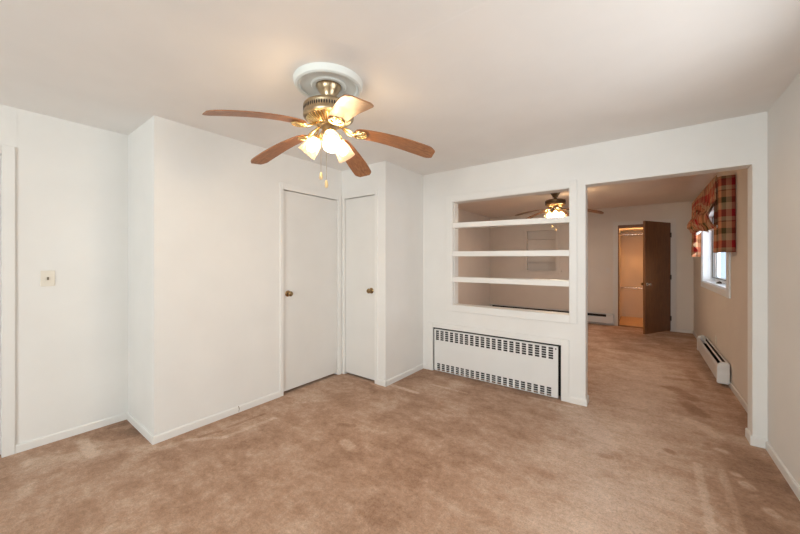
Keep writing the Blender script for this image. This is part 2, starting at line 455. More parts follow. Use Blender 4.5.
struct('wall_back', wall_y(B(), YBACK-0.13, YBACK, -3.67, 0.86, H, [(-1.35, 0.60, 0.70, 2.15)]), M['wall'], label='wall behind the camera', cat='wall')
struct('wall_far_left', B().box(FXL-0.13, FXL, YP2, 8.25, 0, H2), M['wall_far'], label='left wall of the far room, dim light in its paint colour', cat='wall')
# far wall with closet doorway and shelf niche
CX0, CX1, CZ1 = -0.412, 0.421, 2.092
NX0, NX1, NZ0, NZ1 = -2.245, -1.603, 1.133, 2.069
struct('wall_far', wall_y(B(), FY, FY+0.13, FXL-0.13, 0.90, H2, [(NX0, NX1, NZ0, NZ1), (CX0, CX1, 0, CZ1)]), M['wall_far'], label='end wall of the far room, dim light in its paint colour', cat='wall')
WY0, WY1, WZ0, WZ1 = 5.075, 6.950, 1.035, 2.05
struct('wall_far_right', wall_x(B(), FXR, FXR+0.20, YP2, FY, H2, [(WY0, WY1, WZ0, WZ1)]), M['wall_far'], label='right wall of the far room with the window, dim light in its paint colour', cat='wall')
# closet behind the brown door
cb = B().box(-0.56, -0.43, FY+0.13, 9.60, 0, H2).box(0.66, 0.79, FY+0.13, 9.60, 0, H2).box(-0.56, 0.79, 9.60, 9.72, 0, H2)
struct('floor_closet', B().box(CX0, 0.66, FY+0.132, 9.60, 0, 0.006), M['closet_floor'], label='pale wooden floor inside the far closet', cat='floor')
struct('wall_closet_inside', cb, M['wall_tan'], label='plain walls inside the far closet', cat='wall')

# ------------------------------------------------------------------ baseboards
BH, BT = 0.058, 0.013
def base_prof(t=BT, h=BH): return [(0, 0), (t, 0), (t, h-0.008), (t-0.005, h), (0, h)]
def base_x(b, x, sgn, y0, y1, h=BH, t=BT):
    return b.prism([(x+sgn*p, z) for p, z in base_prof(t, h)], 1, y0, y1)
def base_y(b, y, sgn, x0, x1, h=BH, t=BT):
    return b.prism([(y+sgn*p, z) for p, z in base_prof(t, h)], 0, x0, x1)
base = lambda n, b, m=None, label=None: struct(n, b, m or M['trim'], label=label, cat='baseboard')
base('baseboard_left', base_x(base_x(B(), XL, 1, 0.213, YB), XL, 1, YBACK, -0.775), label='white baseboard under the light switch')
base('baseboard_bump', base_y(B(), YB, -1, XL+BT, XB+BT), label='white baseboard of the boxed-out corner')
base('baseboard_closet', base_x(B(), XB, 1, YB, 1.884), label='white cracked baseboard left of the wide door')
base('baseboard_return', base_x(B(), XC, 1, YD-0.012, YP), label='white baseboard of the short return wall')
base('baseboard_corner', base_y(B(), YD, -1, -2.334, XC+BT), label='short baseboard right of the slim door')
base('baseboard_middle', base_y(base_y(B(), YP, -1, XC+BT, -2.158), YP, -1, -0.566, OX0+BT).bm and base_x(base_y(base_y(B(), YP, -1, XC+BT, -2.158), YP, -1, -0.566, OX0+BT), OX0, 1, YP, YP2), label='white baseboard at the heater and post')
pb = base_y(B(), YP, -1, OX1-BT, XR, 0.068); base_x(pb, OX1, -1, YP, YP2, 0.068)
base('baseboard_post', pb, label='white baseboard wrapping the right post of the opening')
base('baseboard_right', base_x(B(), XR, -1, YBACK, YP-BT), label='baseboard along the cream right wall')
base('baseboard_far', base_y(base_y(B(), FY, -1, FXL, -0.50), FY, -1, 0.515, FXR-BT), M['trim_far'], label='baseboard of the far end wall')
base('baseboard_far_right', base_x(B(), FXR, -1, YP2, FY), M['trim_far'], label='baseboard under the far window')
base('baseboard_closet_inside', base_y(B(), 9.60, -1, -0.43, 0.66, 0.09), M['wall_tan'], label='baseboard inside the far closet')
# split in the long baseboard
crack = B().prism([(1.462, BH+0.002), (1.468, BH+0.002), (1.474, 0.030), (1.468, 0.008), (1.465, 0.008), (1.469, 0.030)], 0, XB+BT-0.001, XB+BT+0.0006)
obj_crack = obj('crack', crack, M['toggle'], bpy.data.objects['baseboard_closet'])
seam = struct('trim_2', B().box(XL, XL+0.002, 0.214, 0.222, 2.165, H), M['wall'], label='panel seam above the left door casing', cat='wall seam')

# ------------------------------------------------------------------ doors
def knob_profile():
    return [(0.0, 0.0), (0.030, 0.0), (0.032, 0.004), (0.026, 0.008), (0.013, 0.012), (0.011, 0.026), (0.018, 0.032), (0.026, 0.040), (0.0275, 0.049), (0.023, 0.058), (0.012, 0.062), (0, 0.0625)]
def knob(parent, p, direction, mat, name='door_knob'):
    d = Vector(direction).normalized(); q = Vector((0, 0, 1)).rotation_difference(d).to_matrix().to_4x4()
    return obj(name, B().lathe(knob_profile(), 28, Matrix.Translation(p) @ q), mat, parent, smooth=True)

# wide white door in the wall facing the room (door_1)
d1 = origin(struct('door_1', B().box(XB-0.047, XB-0.012, 1.924, 2.653, 0.028, 2.074), M['door'], bevel=0.002,
            label='wide flat white door left of the inside corner', cat='door'), (XB-0.03, 1.924, 0.028))
knob(d1, (XB-0.012, 1.985, 1.022), (1, 0, 0), M['knob'])
obj('latch_plate', B().box(XB-0.03, XB-0.0115, 1.9215, 1.9245, 0.985, 1.050), M['knob'], d1)
for z in (0.235, 1.905):
    hb = B().tube([(XB-0.004, 2.662, z-0.045), (XB-0.004, 2.662, z+0.045)], 0.0055, 10)
    hb.box(XB-0.0125, XB-0.010, 2.630, 2.660, z-0.044, z+0.044)
    obj('hinge', hb, M['trim'], d1, smooth=True)
cas = B()
cas.box(XB-0.09, XB+0.012, 1.884, 1.921, 0, 2.146).box(XB-0.09, XB+0.012, 2.657, 2.7095, 0, 2.146).box(XB-0.09, XB+0.012, 1.921, 2.657, 2.080, 2.146)
struct('trim_3', cas, M['trim'], bevel=0.003, label='white casing of the wide door', cat='door casing')
# slim door (door_2)
d2 = origin(struct('door_2', B().box(-2.858, -2.381, YD+0.012, YD+0.046, 0.024, 2.091), M['door'], bevel=0.002,
            label='slim flat white door right of the inside corner', cat='door'), (-2.858, YD+0.03, 0.024))
knob(d2, (-2.442, YD+0.012, 1.022), (0, -1, 0), M['knob'])
cas = B()
cas.box(XB+0.0125, -2.861, YD-0.012, YD+0.09, 0, 2.150).box(-2.378, -2.335, YD-0.012, YD+0.09, 0, 2.150).box(-2.861, -2.378, YD-0.012, YD+0.09, 2.097, 2.150)
struct('trim_4', cas, M['trim'], bevel=0.003, label='white casing of the slim door', cat='door casing')
# doorway at the left edge of the photograph (door_3)
d3 = origin(struct('door_3', B().box(XL-0.075, XL-0.040, -0.716, 0.1515, 0.006, 2.0965), M['door'], bevel=0.002,
            label='white door at the left edge, mostly out of view', cat='door'), (XL-0.06, -0.712, 0.02))
knob(d3, (XL-0.040, -0.650, 1.02), (1, 0, 0), M['knob'])
cas = B()
cas.box(XL-0.12, XL+0.016, 0.152, 0.212, 0, 2.160).box(XL-0.12, XL+0.016, -0.775, -0.717, 0, 2.160).box(XL-0.12, XL+0.016, -0.717, 0.152, 2.098, 2.160).box(XL-0.12, XL-0.078, 0.125, 0.152, 0, 2.098)
struct('trim_5', cas, M['trim'], bevel=0.003, label='white door casing at the left edge', cat='door casing')

# brown closet door standing open (door_4)
hx, hy = CX1-0.005, FY-0.012
fx_, fy_ = 0.0195, 7.394
ang = math.atan2(fy_-hy, fx_-hx); dl = 0.825
d4 = bpy.data.objects.new('door_4', None)
bb = B().box(0, dl, -0.0175, 0.0175, 0, 2.064)
bb.bm.transform(Matrix())
d4 = obj('door_4', bb, M['door_wood'], bevel=0.002)
d4.location = (hx, hy, 0.022); d4.rotation_euler = (0, 0, ang)
d4['kind'] = 'structure'; d4['label'] = 'brown wood closet door standing open in the far room'; d4['category'] = 'door'
for sg in (1, -1):
    q = Vector((0, 0, 1)).rotation_difference(Vector((0, sg, 0))).to_matrix().to_4x4()
    obj('door_knob', B().lathe(knob_profile(), 24, Matrix.Translation((dl-0.065, sg*0.0175, 0.905)) @ q), M['chrome'] if sg > 0 else M['knob'], d4, smooth=True, local=True)
for z in (0.23, 1.02, 1.83):
    obj('hinge', B().tube([(-0.004, 0.022, z-0.045), (-0.004, 0.022, z+0.045)], 0.008, 10).box(-0.002, 0.03, 0.0170, 0.0195, z-0.045, z+0.045), M['bronze'], d4, smooth=True, local=True)
cas = B()
cas.box(-0.497, CX0, FY-0.014, FY, 0, 2.165).box(CX1, 0.510, FY-0.014, FY, 0, 2.165).box(CX0, CX1, FY-0.014, FY, CZ1, 2.165)
struct('trim_6', cas, M['trim_far'], bevel=0.003, label='pale casing round the far closet doorway', cat='door casing')
jb = B().box(CX0, CX0+0.018, FY-0.012, FY+0.13, 0, CZ1).box(CX1-0.004, CX1, FY-0.008, FY+0.13, 0, CZ1).box(CX0+0.018, CX1-0.004, FY-0.012, FY+0.13, CZ1-0.055, CZ1)
struct('trim_7', jb, M['jamb_wood'], bevel=0.002, label='brown wooden jamb of the far closet doorway', cat='door jamb')
struct('trim_8', B().box(CX0, CX1, FY+0.01, FY+0.09, 0, 0.012), M['jamb_wood'], bevel=0.003, label='brown threshold strip of the far closet', cat='threshold')

# ------------------------------------------------------------------ built-in shelves in the partition
bk = thing('built_in_shelf', 'white pass-through shelf unit with three boards in the partition', 'shelf unit', (SX0, YP, SZ0))
fr = B()
z0, z1, x0, x1 = 0.758, 2.128, -1.897, -0.498
fr.box(x0, SX0, YP-0.014, YP, z0, z1).box(SX1, x1, YP-0.014, YP, z0, z1).box(SX0, SX1, YP-0.014, YP, SZ1, z1).box(SX0, SX1, YP-0.014, YP, z0, SZ0)
obj('casing', fr, M['trim'], bk, bevel=0.003)
ln = B()
ln.box(SX0, SX0+0.006, YP-0.010, YP2, SZ0, SZ1).box(SX1-0.006, SX1, YP-0.010, YP2, SZ0, SZ1).box(SX0+0.006, SX1-0.006, YP-0.010, YP2, SZ1-0.006, SZ1).box(SX0+0.006, SX1-0.006, YP-0.010, YP2, SZ0, SZ0+0.002)
obj('lining', ln, M['trim'], bk, bevel=0.001)
for sx in (SX0+0.006, SX1-0.012):
    obj('cleat', B().box(sx, sx+0.006, YP+0.035, YP+0.055, SZ0+0.006, SZ1-0.006), M['trim'], bk)
for zl, zr, lb in ((1.808, 1.786, 'top board, slightly sloping'), (1.469, 1.462, None), (1.166, 1.168, None)):
    sb = B().prism([(SX0+0.0065, zl-0.058), (SX1-0.0065, zr-0.058), (SX1-0.0065, zr), (SX0+0.0065, zl)], 1, YP-0.004, YP2-0.004)
    o = obj('shelf_board', sb, M['shelf'], bk, bevel=0.002)
    if lb: o['label'] = lb

# ------------------------------------------------------------------ convector heater in the partition
hv = thing('convector_heater', 'white recessed convector heater panel with slotted grilles below the shelves', 'heater', (-1.36, YP, 0))
fr = B()
fr.box(-2.158, HX0, YP-0.014, YP, 0, 0.597).box(HX1, -0.566, YP-0.014, YP, 0, 0.597).box(HX0, HX1, YP-0.014, YP, HZ1, 0.597)
struct('trim_9', fr, M['trim'], bevel=0.003, label='flat white frame round the recessed heater', cat='heater frame')
PX0, PX1, PZ0, PZ1 = -2.064, -0.664, 0.012, 0.517
def grille(xa, xb, za, zb, ncol, nrow, mx0, mx1, mz0, mz1):
    us = [xa]; pitch = (xb-mx1-xa-mx0)/ncol
    for k in range(ncol):
        us += [xa+mx0+k*pitch, xa+mx0+k*pitch+pitch*0.66]
    us.append(xb)
    vs = [za]; pz = (zb-mz1-za-mz0)/nrow
    for k in range(nrow): vs += [za+mz0+k*pz+pz*0.12, za+mz0+k*pz+pz*0.86]
    vs.append(zb)
    hole = lambda i, j: i % 2 == 1 and j % 2 == 1 and 0 < i < len(us)-1 and 0 < j < len(vs)-1
    return B().plate(us, vs, hole, lambda u, v, d: (u, YP-0.004+d, v), 0.0012)
obj('upper_grille', grille(PX0, PX1, 0.372, PZ1, 21, 5, 0.022, 0.022, 0.012, 0.012), M['enamel'], hv)
obj('lower_grille', grille(PX0, PX1, PZ0, 0.112, 21, 4, 0.042, 0.040, 0.004, 0.006), M['enamel'], hv)
obj('front_panel', B().box(PX0, PX1, YP-0.004, YP, 0.112, 0.372), M['enamel'], hv)
rim = B().box(PX0, PX1, YP, YP+0.02, PZ1-0.004, PZ1).box(PX0, PX0+0.004, YP, YP+0.02, PZ0, PZ1-0.004).box(PX1-0.004, PX1, YP, YP+0.02, PZ0, PZ1-0.004)
obj('panel_rim', rim, M['enamel'], hv)
obj('shade_cabinet', B().box(HX0+0.002, HX1-0.002, YP+0.100, YP+0.116, 0.002, HZ1-0.002).box(HX0+0.001, HX0+0.006, YP+0.002, YP+0.1, 0.002, HZ1-0.002).box(HX1-0.006, HX1-0.001, YP+0.002, YP+0.1, 0.002, HZ1-0.002).box(HX0+0.006, HX1-0.006, YP+0.002, YP+0.1, HZ1-0.006, HZ1-0.001), M['dark'], hv)  # recess lining coloured near-black in place of its shade
fins = B()
for k in range(60):
    x = -2.03+k*0.0225; fins.box(x, x+0.002, YP+0.03, YP+0.09, 0.12, 0.22)
fins.tube([(-2.06, YP+0.06, 0.17), (-0.66, YP+0.06, 0.17)], 0.012, 10)
obj('heating_element', fins, M['dark'], hv)
obj('screw', B().lathe([(0, 0), (0.007, 0), (0.007, 0.003), (0, 0.004)], 14, Matrix.Translation((-0.684, YP-0.004, 0.492)) @ Matrix.Rotation(R(90), 4, 'X')), M['bronze'], hv)

# ------------------------------------------------------------------ wall switches and outlets
def plate_x(name, label, cat, x, sgn, y, z, w, h, mat, kind):
    t = thing(name, label, cat, (x, y, z-h/2))
    xs = sorted((x, x+sgn*0.006))
    obj('cover_plate', B().box(xs[0], xs[1], y-w/2, y+w/2, z-h/2, z+h/2), mat, t, bevel=0.002)
    if kind == 'switch':
        xs = sorted((x+sgn*0.006, x+sgn*0.017))
        obj('toggle', B().box(xs[0], xs[1], y-0.005, y+0.005, z-0.012, z+0.010), M['toggle'], t, bevel=0.001)
        for dz in (-0.03, 0.03): obj('screw', B().lathe([(0, 0), (0.003, 0), (0.003, 0.001), (0, 0.0015)], 10, Matrix.Translation((x+sgn*0.006, y, z+dz)) @ Matrix.Rotation(R(90)*sgn, 4, 'Y')), mat, t)
    else:
        for dz in (-0.02, 0.02):
            xs = sorted((x+sgn*0.006, x+sgn*0.008))
            obj('socket', B().box(xs[0], xs[1], y-0.016, y+0.016, z+dz-0.013, z+dz+0.013), mat, t, bevel=0.001)
    return t
def plate_y(name, label, cat, x, y, z, w, h, mat, kind):
    t = thing(name, label, cat, (x, y, z-h/2))
    obj('cover_plate', B().box(x-w/2, x+w/2, y-0.006, y, z-h/2, z+h/2), mat, t, bevel=0.002)
    if kind == 'switch':
        obj('toggle', B().box(x-0.005, x+0.005, y-0.016, y-0.006, z-0.012, z+0.010), mat, t, bevel=0.001)
    else:
        for dz in (-0.02, 0.02): obj('socket', B().box(x-0.016, x+0.016, y-0.008, y-0.006, z+dz-0.013, z+dz+0.013), mat, t, bevel=0.001)
    return t
plate_x('light_switch', 'ivory toggle light switch on the bare left wall', 'light switch', XL, 1, 0.370, 1.228, 0.074, 0.116, M['ivory'], 'switch')
plate_y('light_switch', 'pale light switch on the far wall beside the closet doorway', 'light switch', -0.580, FY, 1.150, 0.074, 0.116, M['trim_far'], 'switch')
plate_y('electrical_outlet', 'beige outlet low on the far wall seen through the bottom shelf gap', 'outlet', -1.576, FY, 0.364, 0.07, 0.11, M['wall_far'], 'outlet')
plate_x('electrical_outlet', 'tan outlet just above the baseboard heater under the window', 'outlet', FXR, -1, 5.80, 0.335, 0.07, 0.11, M['ivory'], 'outlet')

# ------------------------------------------------------------------ baseboard heaters in the far room
def heater_prof():  # (distance from the wall, height)
    return [(0.0, 0.03), (0.0, 0.244), (0.022, 0.247), (0.0585, 0.228), (0.068, 0.200), (0.068, 0.055), (0.058, 0.045)]
hb = thing('baseboard_heater', 'long grey-white baseboard heater along the far end wall', 'baseboard heater', (-1.77, FY, 0))
xa, xe = FXL+0.02, -0.485
Yh = FY-BT
def hp(d, z): return (Yh-d, z)
obj('back_panel', B().prism([hp(0, 0.02), hp(0, 0.246), hp(0.004, 0.246), hp(0.004, 0.02)], 0, xa, xe), M['enamel_far'], hb)
obj('front_cover', B().prism([hp(0.060, 0.045), hp(0.066, 0.045), hp(0.066, 0.166), hp(0.058, 0.178), hp(0.055, 0.176), hp(0.060, 0.163)], 0, xa, xe-0.02), M['enamel_far'], hb)
obj('top_cover', B().prism([hp(0.004, 0.242), hp(0.004, 0.247), hp(0.048, 0.244), hp(0.060, 0.230), hp(0.056, 0.228), hp(0.046, 0.239)], 0, xa, xe-0.02), M['enamel_far'], hb)
obj('end_cap', B().prism([hp(d, z) for d, z in heater_prof()], 0, xe-0.13, xe), M['enamel_far'], hb, bevel=0.003)
obj('end_cap', B().prism([hp(d, z) for d, z in heater_prof()], 0, xa-0.012, xa+0.05), M['enamel_far'], hb, bevel=0.003)
fb = B()
for k in range(110):
    x = xa+0.06+k*0.0225; fb.box(x, x+0.0015, Yh-0.052, Yh-0.008, 0.06, 0.135)
fb.tube([(xa+0.05, Yh-0.03, 0.098), (xe-0.12, Yh-0.03, 0.098)], 0.011, 8)
obj('heating_element', fb, M['dark'], hb)
obj('shade_liner', B().box(xa+0.05, xe-0.13, Yh-0.0065, Yh-0.0045, 0.03, 0.236), M['dark'], hb)  # added dark sheet, the slot's inner shade as colour

hr = thing('baseboard_heater', 'short white baseboard heater under the curtained window, rounded end facing the opening', 'baseboard heater', (FXR-0.03, 5.7, 0))
Xh = FXR-BT
ya, ye = 4.895, 6.52
def rp(d, z): return (Xh-d, z)
big = [(0, 0.035), (0, 0.245), (0.02, 0.258), (0.05, 0.262), (0.082, 0.245), (0.098, 0.215), (0.100, 0.180), (0.100, 0.035), (0.086, 0.030), (0.014, 0.030)]
obj('end_cap', B().prism([rp(d, z) for d, z in big], 1, ya, ya+0.035), M['enamel'], hr, bevel=0.004)
obj('end_cap', B().prism([rp(d, z) for d, z in big], 1, ye-0.035, ye), M['enamel'], hr, bevel=0.004)
obj('back_panel', B().prism([rp(0, 0.03), rp(0, 0.250), rp(0.016, 0.254), rp(0.022, 0.250), rp(0.005, 0.244), rp(0.005, 0.03)], 1, ya+0.035, ye-0.035), M['enamel_far'], hr)
obj('front_cover', B().prism([rp(0.092, 0.055), rp(0.097, 0.055), rp(0.097, 0.200), rp(0.086, 0.226), rp(0.081, 0.224), rp(0.092, 0.198)], 1, ya+0.035, ye-0.035), M['enamel_far'], hr)
obj('damper', B().prism([rp(0.046, 0.250), rp(0.060, 0.245), rp(0.060, 0.241), rp(0.046, 0.246)], 1, ya+0.037, ye-0.037), M['enamel_far'], hr)
fb = B()
for k in range(66):
    y = ya+0.06+k*0.0225; fb.box(Xh-0.085, Xh-0.012, y, y+0.0015, 0.08, 0.16)
fb.tube([(Xh-0.05, ya+0.036, 0.12), (Xh-0.05, ye-0.036, 0.12)], 0.011, 8)
obj('heating_element', fb, M['dark'], hr)
obj('shade_liner', B().box(Xh-0.0075, Xh-0.0055, ya+0.036, ye-0.036, 0.04, 0.24), M['dark'], hr)  # dark sheet over the back panel, painting the shade inside the heater

# ------------------------------------------------------------------ shelf niche in the far wall
nc = thing('wall_niche', 'shallow dim-toned shelf niche in the far wall seen through the shelf openings', 'wall niche', (-1.92, FY, NZ0))
fr = B()
fr.box(NX0-0.075, NX0, FY-0.014, FY, NZ0, NZ1+0.075).box(NX1, NX1+0.075, FY-0.014, FY, NZ0, NZ1+0.075).box(NX0, NX1, FY-0.014, FY, NZ1, NZ1+0.075)
obj('casing', fr, M['wall_far'], nc, bevel=0.003)
obj('sill', B().box(NX0-0.115, NX1+0.125, FY-0.05, FY+0.13, NZ0-0.03, NZ0).box(NX0-0.075, NX1+0.085, FY-0.016, FY, NZ0-0.09, NZ0-0.03), M['wall_far'], nc, bevel=0.003)
obj('back_board', B().box(NX0, NX1, FY+0.115, FY+0.13, NZ0, NZ1), M['wall_far'], nc)
for z in (1.875, 1.340):
    obj('shelf_board', B().box(NX0+0.001, NX1-0.001, FY+0.005, FY+0.114, z-0.012, z+0.012), M['wall_far'], nc, bevel=0.002)

# ------------------------------------------------------------------ closet fittings
def rod(z, y, label):
    t = thing('closet_rod', label, 'closet rod', (0.1, y, z))
    obj('rod', B().tube([(-0.425, y, z), (0.655, y, z)], 0.016, 14), M['chrome'], t, smooth=True)
    for x, rt in ((-0.4295, 90), (0.6595, -90)):
        obj('rod_flange', B().lathe([(0, 0), (0.028, 0), (0.028, 0.004), (0.02, 0.012), (0, 0.012)], 20, Matrix.Translation((x, y, z)) @ Matrix.Rotation(R(rt), 4, 'Y')), M['chrome'], t)
rod(1.955, 9.10, 'upper chrome clothes rod inside the far closet')
rod(0.74, 9.10, 'lower chrome clothes rod inside the far closet')
sh = thing('closet_shelf', 'white shelf board above the upper rod in the far closet', 'shelf', (0.1, 9.3, 2.04))
obj('board', B().box(-0.428, 0.658, 8.95, 9.598, 2.06, 2.08), M['shelf'], sh, bevel=0.002)
obj('cleat', B().box(-0.429, -0.411, 8.95, 9.585, 2.0, 2.06), M['shelf'], sh)
obj('cleat', B().box(0.641, 0.659, 8.95, 9.585, 2.0, 2.06), M['shelf'], sh)
cl = thing('closet_bulb', 'bare warm bulb on the closet ceiling behind the brown door', 'light bulb', (0.35, 8.62, H2))
obj('socket', B().lathe([(0, 0), (0.05, 0), (0.05, -0.02), (0.025, -0.04), (0.02, -0.06), (0, -0.06)], 24, Matrix.Translation((0.35, 8.62, H2))), M['trim'], cl, smooth=True)
obj('bulb', B().lathe([(0, -0.061), (0.014, -0.061), (0.016, -0.08), (0.03, -0.105), (0.032, -0.125), (0.024, -0.145), (0, -0.155)], 24, Matrix.Translation((0.35, 8.62, H2))), M['closet_bulb'], cl, smooth=True)

# ------------------------------------------------------------------ far window
wn = struct('window_1', B().box(FXR-0.016, FXR, WY0-0.14, WY0, WZ0-0.085, WZ1+0.1).box(FXR-0.016, FXR, WY1, WY1+0.10, WZ0-0.085, WZ1+0.1)
            .box(FXR-0.016, FXR, WY0, WY1, WZ0-0.085, WZ0).box(FXR-0.016, FXR, WY0, WY1, WZ1, WZ1+0.1), M['vinyl'], bevel=0.003,
            label='white cased window behind the plaid valance', cat='window')
obj('window_liner', B().box(FXR, FXR+0.20, WY0, WY0+0.012, WZ0, WZ1).box(FXR, FXR+0.20, WY1-0.012, WY1, WZ0, WZ1).box(FXR, FXR+0.20, WY0+0.012, WY1-0.012, WZ0, WZ0+0.014).box(FXR, FXR+0.20, WY0+0.012, WY1-0.012, WZ1-0.012, WZ1), M['vinyl'], wn)
gx = FXR+0.135
def frame_x(b, x0, x1, y0, y1, z0, z1, w):
    return b.box(x0, x1, y0, y0+w, z0, z1).box(x0, x1, y1-w, y1, z0, z1).box(x0, x1, y0+w, y1-w, z0, z0+w).box(x0, x1, y0+w, y1-w, z1-w, z1)
ym = (WY0+WY1)/2
for ya_, yb_ in ((WY0+0.014, ym-0.03), (ym+0.03, WY1-0.014)):
    sash = obj('window_sash', frame_x(B(), gx, gx+0.04, ya_, yb_, WZ0+0.016, WZ1-0.014, 0.055), M['vinyl'], wn, bevel=0.003)
    obj('window_pane', B().box(gx+0.018, gx+0.022, ya_+0.055, yb_-0.055, WZ0+0.071, WZ1-0.069), M['glass'], sash)
    obj('gasket', frame_x(B(), gx+0.010, gx+0.017, ya_+0.050, yb_-0.050, WZ0+0.066, WZ1-0.064, 0.008), M['bronze'], sash)
obj('mullion', B().box(gx-0.01, gx+0.045, ym-0.03, ym+0.03, WZ0+0.014, WZ1-0.012), M['vinyl'], wn)
obj('screen_frame', frame_x(B(), gx-0.035, gx-0.027, WY0+0.02, WY1-0.02, WZ0+0.062, WZ1-0.02, 0.010), M['bronze'], wn)
ck = B().lathe([(0, 0), (0.03, 0), (0.026, 0.014), (0.010, 0.022), (0, 0.022)], 16, Matrix.Translation((gx-0.06, 6.15, WZ0+0.014)))
ck.tube([(gx-0.06, 6.15, WZ0+0.032), (gx-0.065, 6.08, WZ0+0.045), (gx-0.065, 6.0, WZ0+0.034)], 0.008, 8)
obj('window_crank', ck, M['bronze'], wn, smooth=True)
struct('ground_outside', B().box(1.1, 30, -6, 40, -0.6, -0.5), M['snow'], label='pale ground outside the window', cat='ground')
struct('road_outside', B().box(9, 12, -6, 40, -0.5, -0.47), M['road'], label='grey road strip outside the window', cat='road')

# windows behind the camera that light the room
def simple_window_y(name, x0, x1, z0, z1, y, label):
    w = struct(name, B().box(x0-0.07, x0, y, y+0.016, z0-0.07, z1+0.07).box(x1, x1+0.07, y, y+0.016, z0-0.07, z1+0.07).box(x0, x1, y, y+0.016, z0-0.07, z0).box(x0, x1, y, y+0.016, z1, z1+0.07), M['trim'], label=label, cat='window')
    n = 3; ws = (x1-x0)/n
    for k in range(n):
        xa_, xb_ = x0+k*ws, x0+(k+1)*ws
        s_ = obj('window_sash', B().box(xa_, xa_+0.04, y-0.09, y-0.05, z0, z1).box(xb_-0.04, xb_, y-0.09, y-0.05, z0, z1).box(xa_+0.04, xb_-0.04, y-0.09, y-0.05, z0, z0+0.04).box(xa_+0.04, xb_-0.04, y-0.09, y-0.05, z1-0.04, z1), M['vinyl'], w)
        obj('window_pane', B().box(xa_+0.04, xb_-0.04, y-0.072, y-0.068, z0+0.04, z1-0.04), M['glass'], s_)
simple_window_y('window_2', -1.35, 0.60, 0.70, 2.15, YBACK, 'wide white window behind the camera')
w3 = struct('window_3', frame_x(B(), XR-0.016, XR, 0.78, 2.37, 0.88, 2.12, 0.07), M['trim'], label='white window in the right wall beside the camera', cat='window')
s3 = obj('window_sash', frame_x(B(), XR+0.05, XR+0.09, 0.85, 2.30, 0.95, 2.05, 0.04), M['vinyl'], w3)
obj('window_pane', B().box(XR+0.068, XR+0.072, 0.89, 2.26, 0.99, 2.01), M['glass'], s3)

# ------------------------------------------------------------------ plaid valance
cv = thing('window_valance', 'red, green and cream plaid swagged valance over the far window', 'valance', (FXR-0.06, 5.75, 2.2))
CY0, CY1, CXF = 4.69, 6.96, FXR-0.117
CT = 2.235
def cloth(grid, uvs):
    b = B(); bm = b.bm; uvl = bm.loops.layers.uv.new('UVMap')
    vs = [[bm.verts.new(p) for p in row] for row in grid]
    um = {}
    for i, row in enumerate(vs):
        for j, v in enumerate(row): um[v] = uvs[i][j]
    for i in range(len(vs)-1):
        for j in range(len(vs[0])-1):
            f = bm.faces.new((vs[i][j], vs[i+1][j], vs[i+1][j+1], vs[i][j+1]))
            for l in f.loops: l[uvl].uv = um[l.vert]
    return b
# near tail: wraps from the wall round the rod end, then along the front
path = [(FXR-0.003, CY0), (FXR-0.06, CY0-0.004), (CXF+0.012, CY0-0.002), (CXF, CY0+0.010)] + [(CXF-0.012*math.sin((y)*40), CY0+0.02+y) for y in [0.03*k for k in range(1, 11)]]
dist = [0]
for a, c in zip(path, path[1:]): dist.append(dist[-1]+math.hypot(a[0]-c[0], a[1]-c[1]))
rows = 16; grid, uvs = [], []
for i in range(rows+1):
    v = i/rows; row, ur = [], []
    for (x, y), d in zip(path, dist):
        z = CT - v*(CT-1.447)
        flare = 0.012*v*math.sin(d*22)
        row.append((x-flare if d > 0.12 else x, y - 0.010*v*(d < 0.13), z)); ur.append((d+0.01, z))
    grid.append(row); uvs.append(ur)
o = obj('near_tail', cloth(grid, uvs), M['plaid'], cv, smooth=True, solid=0.003)
# header and swag along the front
nu, nv = 150, 40
grid, uvs = [], []
y0s, y1s = CY0+0.10, CY1-0.02
for i in range(nv+1):
    v = i/nv; row, ur = [], []
    for j in range(nu+1):
        u = j/nu; y = y0s+(y1s-y0s)*u
        # hem drawn up at the two gathered cords, hanging in soft loops between
        hem = 1.70 + 0.055*math.cos(2*math.pi*u*2.0) + 0.20*max(0, u-0.55)
        hem = 1.735 - 0.03*math.sin(math.pi*u*3) + 0.13*max(0.0, (u-0.45))
        top = CT + 0.03
        z = top - v*(top-hem)
        gather = max(0.0, 1-v*1.6)
        x = CXF - 0.010 - 0.010*math.sin(u*2*math.pi*34)*(0.35+0.65*gather) - 0.02*v*math.sin(u*2*math.pi*7+1.0)
        puff = math.sin(math.pi*min(1, max(0, (v-0.50)/0.50)))**1.2
        x -= puff*(0.045+0.025*math.sin(u*2*math.pi*3.5+0.6))
        if v < 0.03: z += 0.008*math.sin(u*2*math.pi*34+1)
        # blouson fold lines of the swag
        z += 0.018*math.sin(v*2*math.pi*4+u*12)*min(1, v*2)*(1-abs(2*u-1)*0.4)
        row.append((x, y, z)); ur.append((y*1.4+0.02*math.sin(v*9), z + 0.25*v*math.sin(u*6)))
    grid.append(row); uvs.append(ur)
o = obj('gathered_swag', cloth(grid, uvs), M['plaid'], cv, smooth=True, solid=0.003)
# white lining folds showing under the puffs
grid, uvs = [], []
for i in range(9):
    v = i/8; row, ur = [], []
    for j in range(81):
        u = j/80; y = y0s+(y1s-y0s)*u
        hem = 1.735 - 0.03*math.sin(math.pi*u*3) + 0.13*max(0.0, (u-0.45))
        row.append((CXF-0.014+0.06*v + 0.010*math.sin(u*50), y, hem - 0.012*math.sin(math.pi*v) - 0.016*math.sin(u*26)*(1-v) + 0.05*v)); ur.append((y, v*0.1))
    grid.append(row); uvs.append(ur)
obj('lining', cloth(grid, uvs), M['lining'], cv, smooth=True, solid=0.002)
